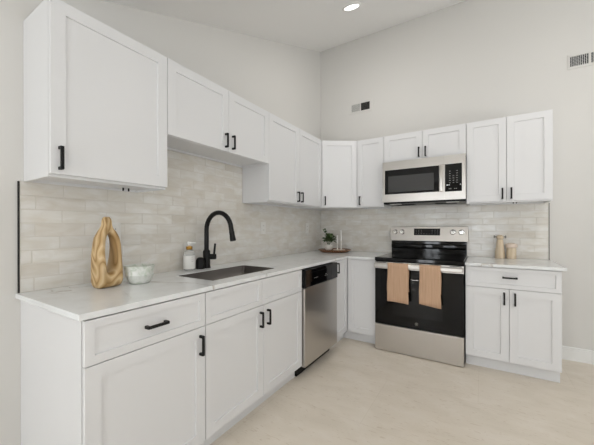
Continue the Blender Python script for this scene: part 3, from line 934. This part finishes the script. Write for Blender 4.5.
# ------------------------------------------------------------------ towels over the oven handle
def towel(x0, x1, ztip, lab, seed):
    rnd = random.Random(seed)
    cx = (x0 + x1) / 2
    root_ = (cx, -0.712, 0.845)
    bm = nbm(); NX, pr = 14, []
    for z in [ztip + 0.02 * 0 + (0.842 - ztip) * k / 14 for k in range(15)]: pr.append((-0.7265, z))
    pr += [(-0.724, 0.8455), (-0.7125, 0.8475), (-0.701, 0.8455)]
    zb_ = ztip + 0.10
    for k in range(1, 9): pr.append((-0.6985, 0.842 - (0.842 - zb_) * k / 8))
    g = []
    for i in range(NX + 1):
        u = i / NX; row = []
        for j, (y, z) in enumerate(pr):
            hang = max(0, 0.842 - z) / (0.842 - ztip)
            x = cx + (u - .5) * (x1 - x0) * (1 - 0.04 * (1 - hang)) + 0.002 * math.sin(z * 25 + seed)
            wv = 0.004 * hang * math.sin(u * 7 + seed) + 0.0015 * hang * math.sin(u * 15)
            yy = y - (abs(wv) + .001 * hang if y < -0.715 else -0.0006 * hang)
            zz = z + (0.005 * math.sin(u * 3 + seed) * (1 if j == 0 else 0))
            if j == 0 and seed == 2: zz -= 0.012 * u
            row.append(bm.verts.new((x - root_[0], yy - root_[1], zz - root_[2])))
        g.append(row)
    for i in range(NX):
        for j in range(len(pr) - 1): bm.faces.new((g[i][j], g[i + 1][j], g[i + 1][j + 1], g[i][j + 1]))
    for f in bm.faces: f.smooth = True
    o = finish('dish_towel', bm, M['towel'], None, True, loc=root_)
    md = o.modifiers.new('solid', 'SOLIDIFY'); md.thickness = 0.004; md.offset = 1
    tag(o, lab, 'towel', 'tan towels on the oven handle')

towel(1.072, 1.262, 0.492, 'tan dish towel hung on the left side of the oven door handle', 1)
towel(1.352, 1.528, 0.502, 'tan dish towel hung on the right side of the oven door handle', 2)

# ------------------------------------------------------------------ outlets and wall registers
for (y, z0, z1, lab) in ((-0.385, 1.112, 1.232, 'white wall outlet plate on the left wall tiles near the corner tray'),
                         (-1.24, 1.118, 1.236, 'white wall outlet plate on the left wall tiles just beyond the faucet'),
                         (-2.622, 1.095, 1.214, 'white wall outlet plate on the left wall tiles behind the wooden vase')):
    zc_ = (z0 + z1) / 2; hgt = (z1 - z0) / 2
    root = thing('wall_outlet', lab, 'outlet', (0.0101, y, zc_), 0, 'wall outlets in the left backsplash')
    bm = nbm(); box(bm, (0, -0.036, -hgt), (0.006, 0.036, hgt), 0.002, 2); pl_ = finish('cover_plate', bm, M['plate'], root)
    for s in (-1, 1):
        bm = nbm(); box(bm, (0.0055, -0.017, s * 0.021 - .014), (0.0075, 0.017, s * 0.021 + .014), 0.001)
        sk = finish('socket', bm, M['plate'], root)
        bm = nbm()
        for q in (-0.006, 0.006): box(bm, (0.0074, q - .0012, s * 0.021 - .004), (0.0078, q + .0012, s * 0.021 + .005))
        finish('slot', bm, M['dark'], sk)


def register(x0, x1, z0, z1, fields, lab):
    """fields: (x0, x1, kind)"""
    cx, cz_ = (x0 + x1) / 2, (z0 + z1) / 2
    root = thing('wall_register', lab, 'air vent', (cx, 0, cz_))
    bm = nbm(); fw = 0.02
    xs_ = [x0 - cx]; ys_ = [z0 - cz_, z0 + fw - cz_, z1 - fw - cz_, z1 - cz_]; holes = []
    for i, (a, b, k) in enumerate(fields): xs_ += [a - cx, b - cx]; holes.append(2 * i + 1)
    xs_.append(x1 - cx); bm.free()
    bm = slab(xs_, ys_, lambda i, j: not (i in holes and j == 1), 0, 0.007)
    for v in bm.verts: v.co = Vector((v.co.x, -0.0004 - v.co.z, v.co.y))
    finish('frame', bm, M['wall'], root)
    for (a, b, k) in fields:
        bm = nbm(); box(bm, (a - cx, -0.0003, z0 + fw - cz_), (b - cx, -0.001, z1 - fw - cz_)); finish('duct_opening', bm, M['dark'], root)
        bm = nbm(); n = 7
        for i in range(n):
            zz = z0 + fw - cz_ + (z1 - z0 - 2 * fw) * (i + .5) / n
            th = 0.0052 if k == 'shut' else (0.0010 if k == 'open' else 0.0005)
            box(bm, (a - cx, -0.0035, zz - th), (b - cx, -0.0055, zz + th))
        if k == 'grid':
            nn = int((b - a) / 0.0135)
            for i in range(nn + 1):
                xx = a - cx + (b - a) * i / nn
                box(bm, (xx - .0013, -0.0032, z0 + fw - cz_), (xx + .0013, -0.0058, z1 - fw - cz_))
        finish('louvers', bm, M['trim'] if k == 'grid' else (M['louver'] if k == 'shut' else M['greymetal']), root)


register(0.405, 0.703, 2.596, 2.730, [(0.440, 0.547, 'shut'), (0.560, 0.672, 'open')], 'small white wall register high on the back wall with its right half open and dark')
register(2.474, 2.765, 2.579, 2.708, [(2.487, 2.610, 'grid'), (2.624, 2.750, 'grid')], 'white grille wall register high on the back wall at the right edge')

# ------------------------------------------------------------------ recessed ceiling lights
def downlight(x, y, lab, power):
    sl = math.atan(VS) if y > yk else 0.0
    z = VZ + VS * y if y > yk else VF
    root = thing('recessed_light', lab, 'ceiling light', (x, y, z - 0.0005))
    root.rotation_euler = (sl, 0, 0)
    bm = nbm(); lathe(bm, [(0.080, 0.0), (0.080, -0.004), (0.066, -0.006), (0.062, -0.003), (0.062, 0.0)], n=36, cap=False); finish('trim_ring', bm, M['trim'], root, True)
    bm = nbm(); lathe(bm, [(0.0, -0.0035), (0.0625, -0.0035)], n=36, cap=False); finish('lens', bm, M['lamp'], root)
    d = bpy.data.lights.new('bulb', 'AREA'); d.shape = 'DISK'; d.size = 0.11; d.energy = power; d.color = (1.0, 0.96, 0.91)
    o = bpy.data.objects.new('bulb', d); o.location = (0, 0, -0.012); o.parent = root; COL.objects.link(o)


downlight(0.868, -1.085, 'round recessed light glowing in the sloped ceiling', 9)
for x, y, lab in ((2.6, -1.6, 'added unseen round recessed light in the sloped ceiling above the range aisle'), (1.9, -4.4, 'added unseen round recessed light in the flat ceiling near the rear glass door'),
                  (4.0, -4.4, 'added unseen round recessed light in the flat ceiling near the right wall')):
    downlight(x, y, lab, 14)  # extra ceiling lights out of view, added to light the kitchen
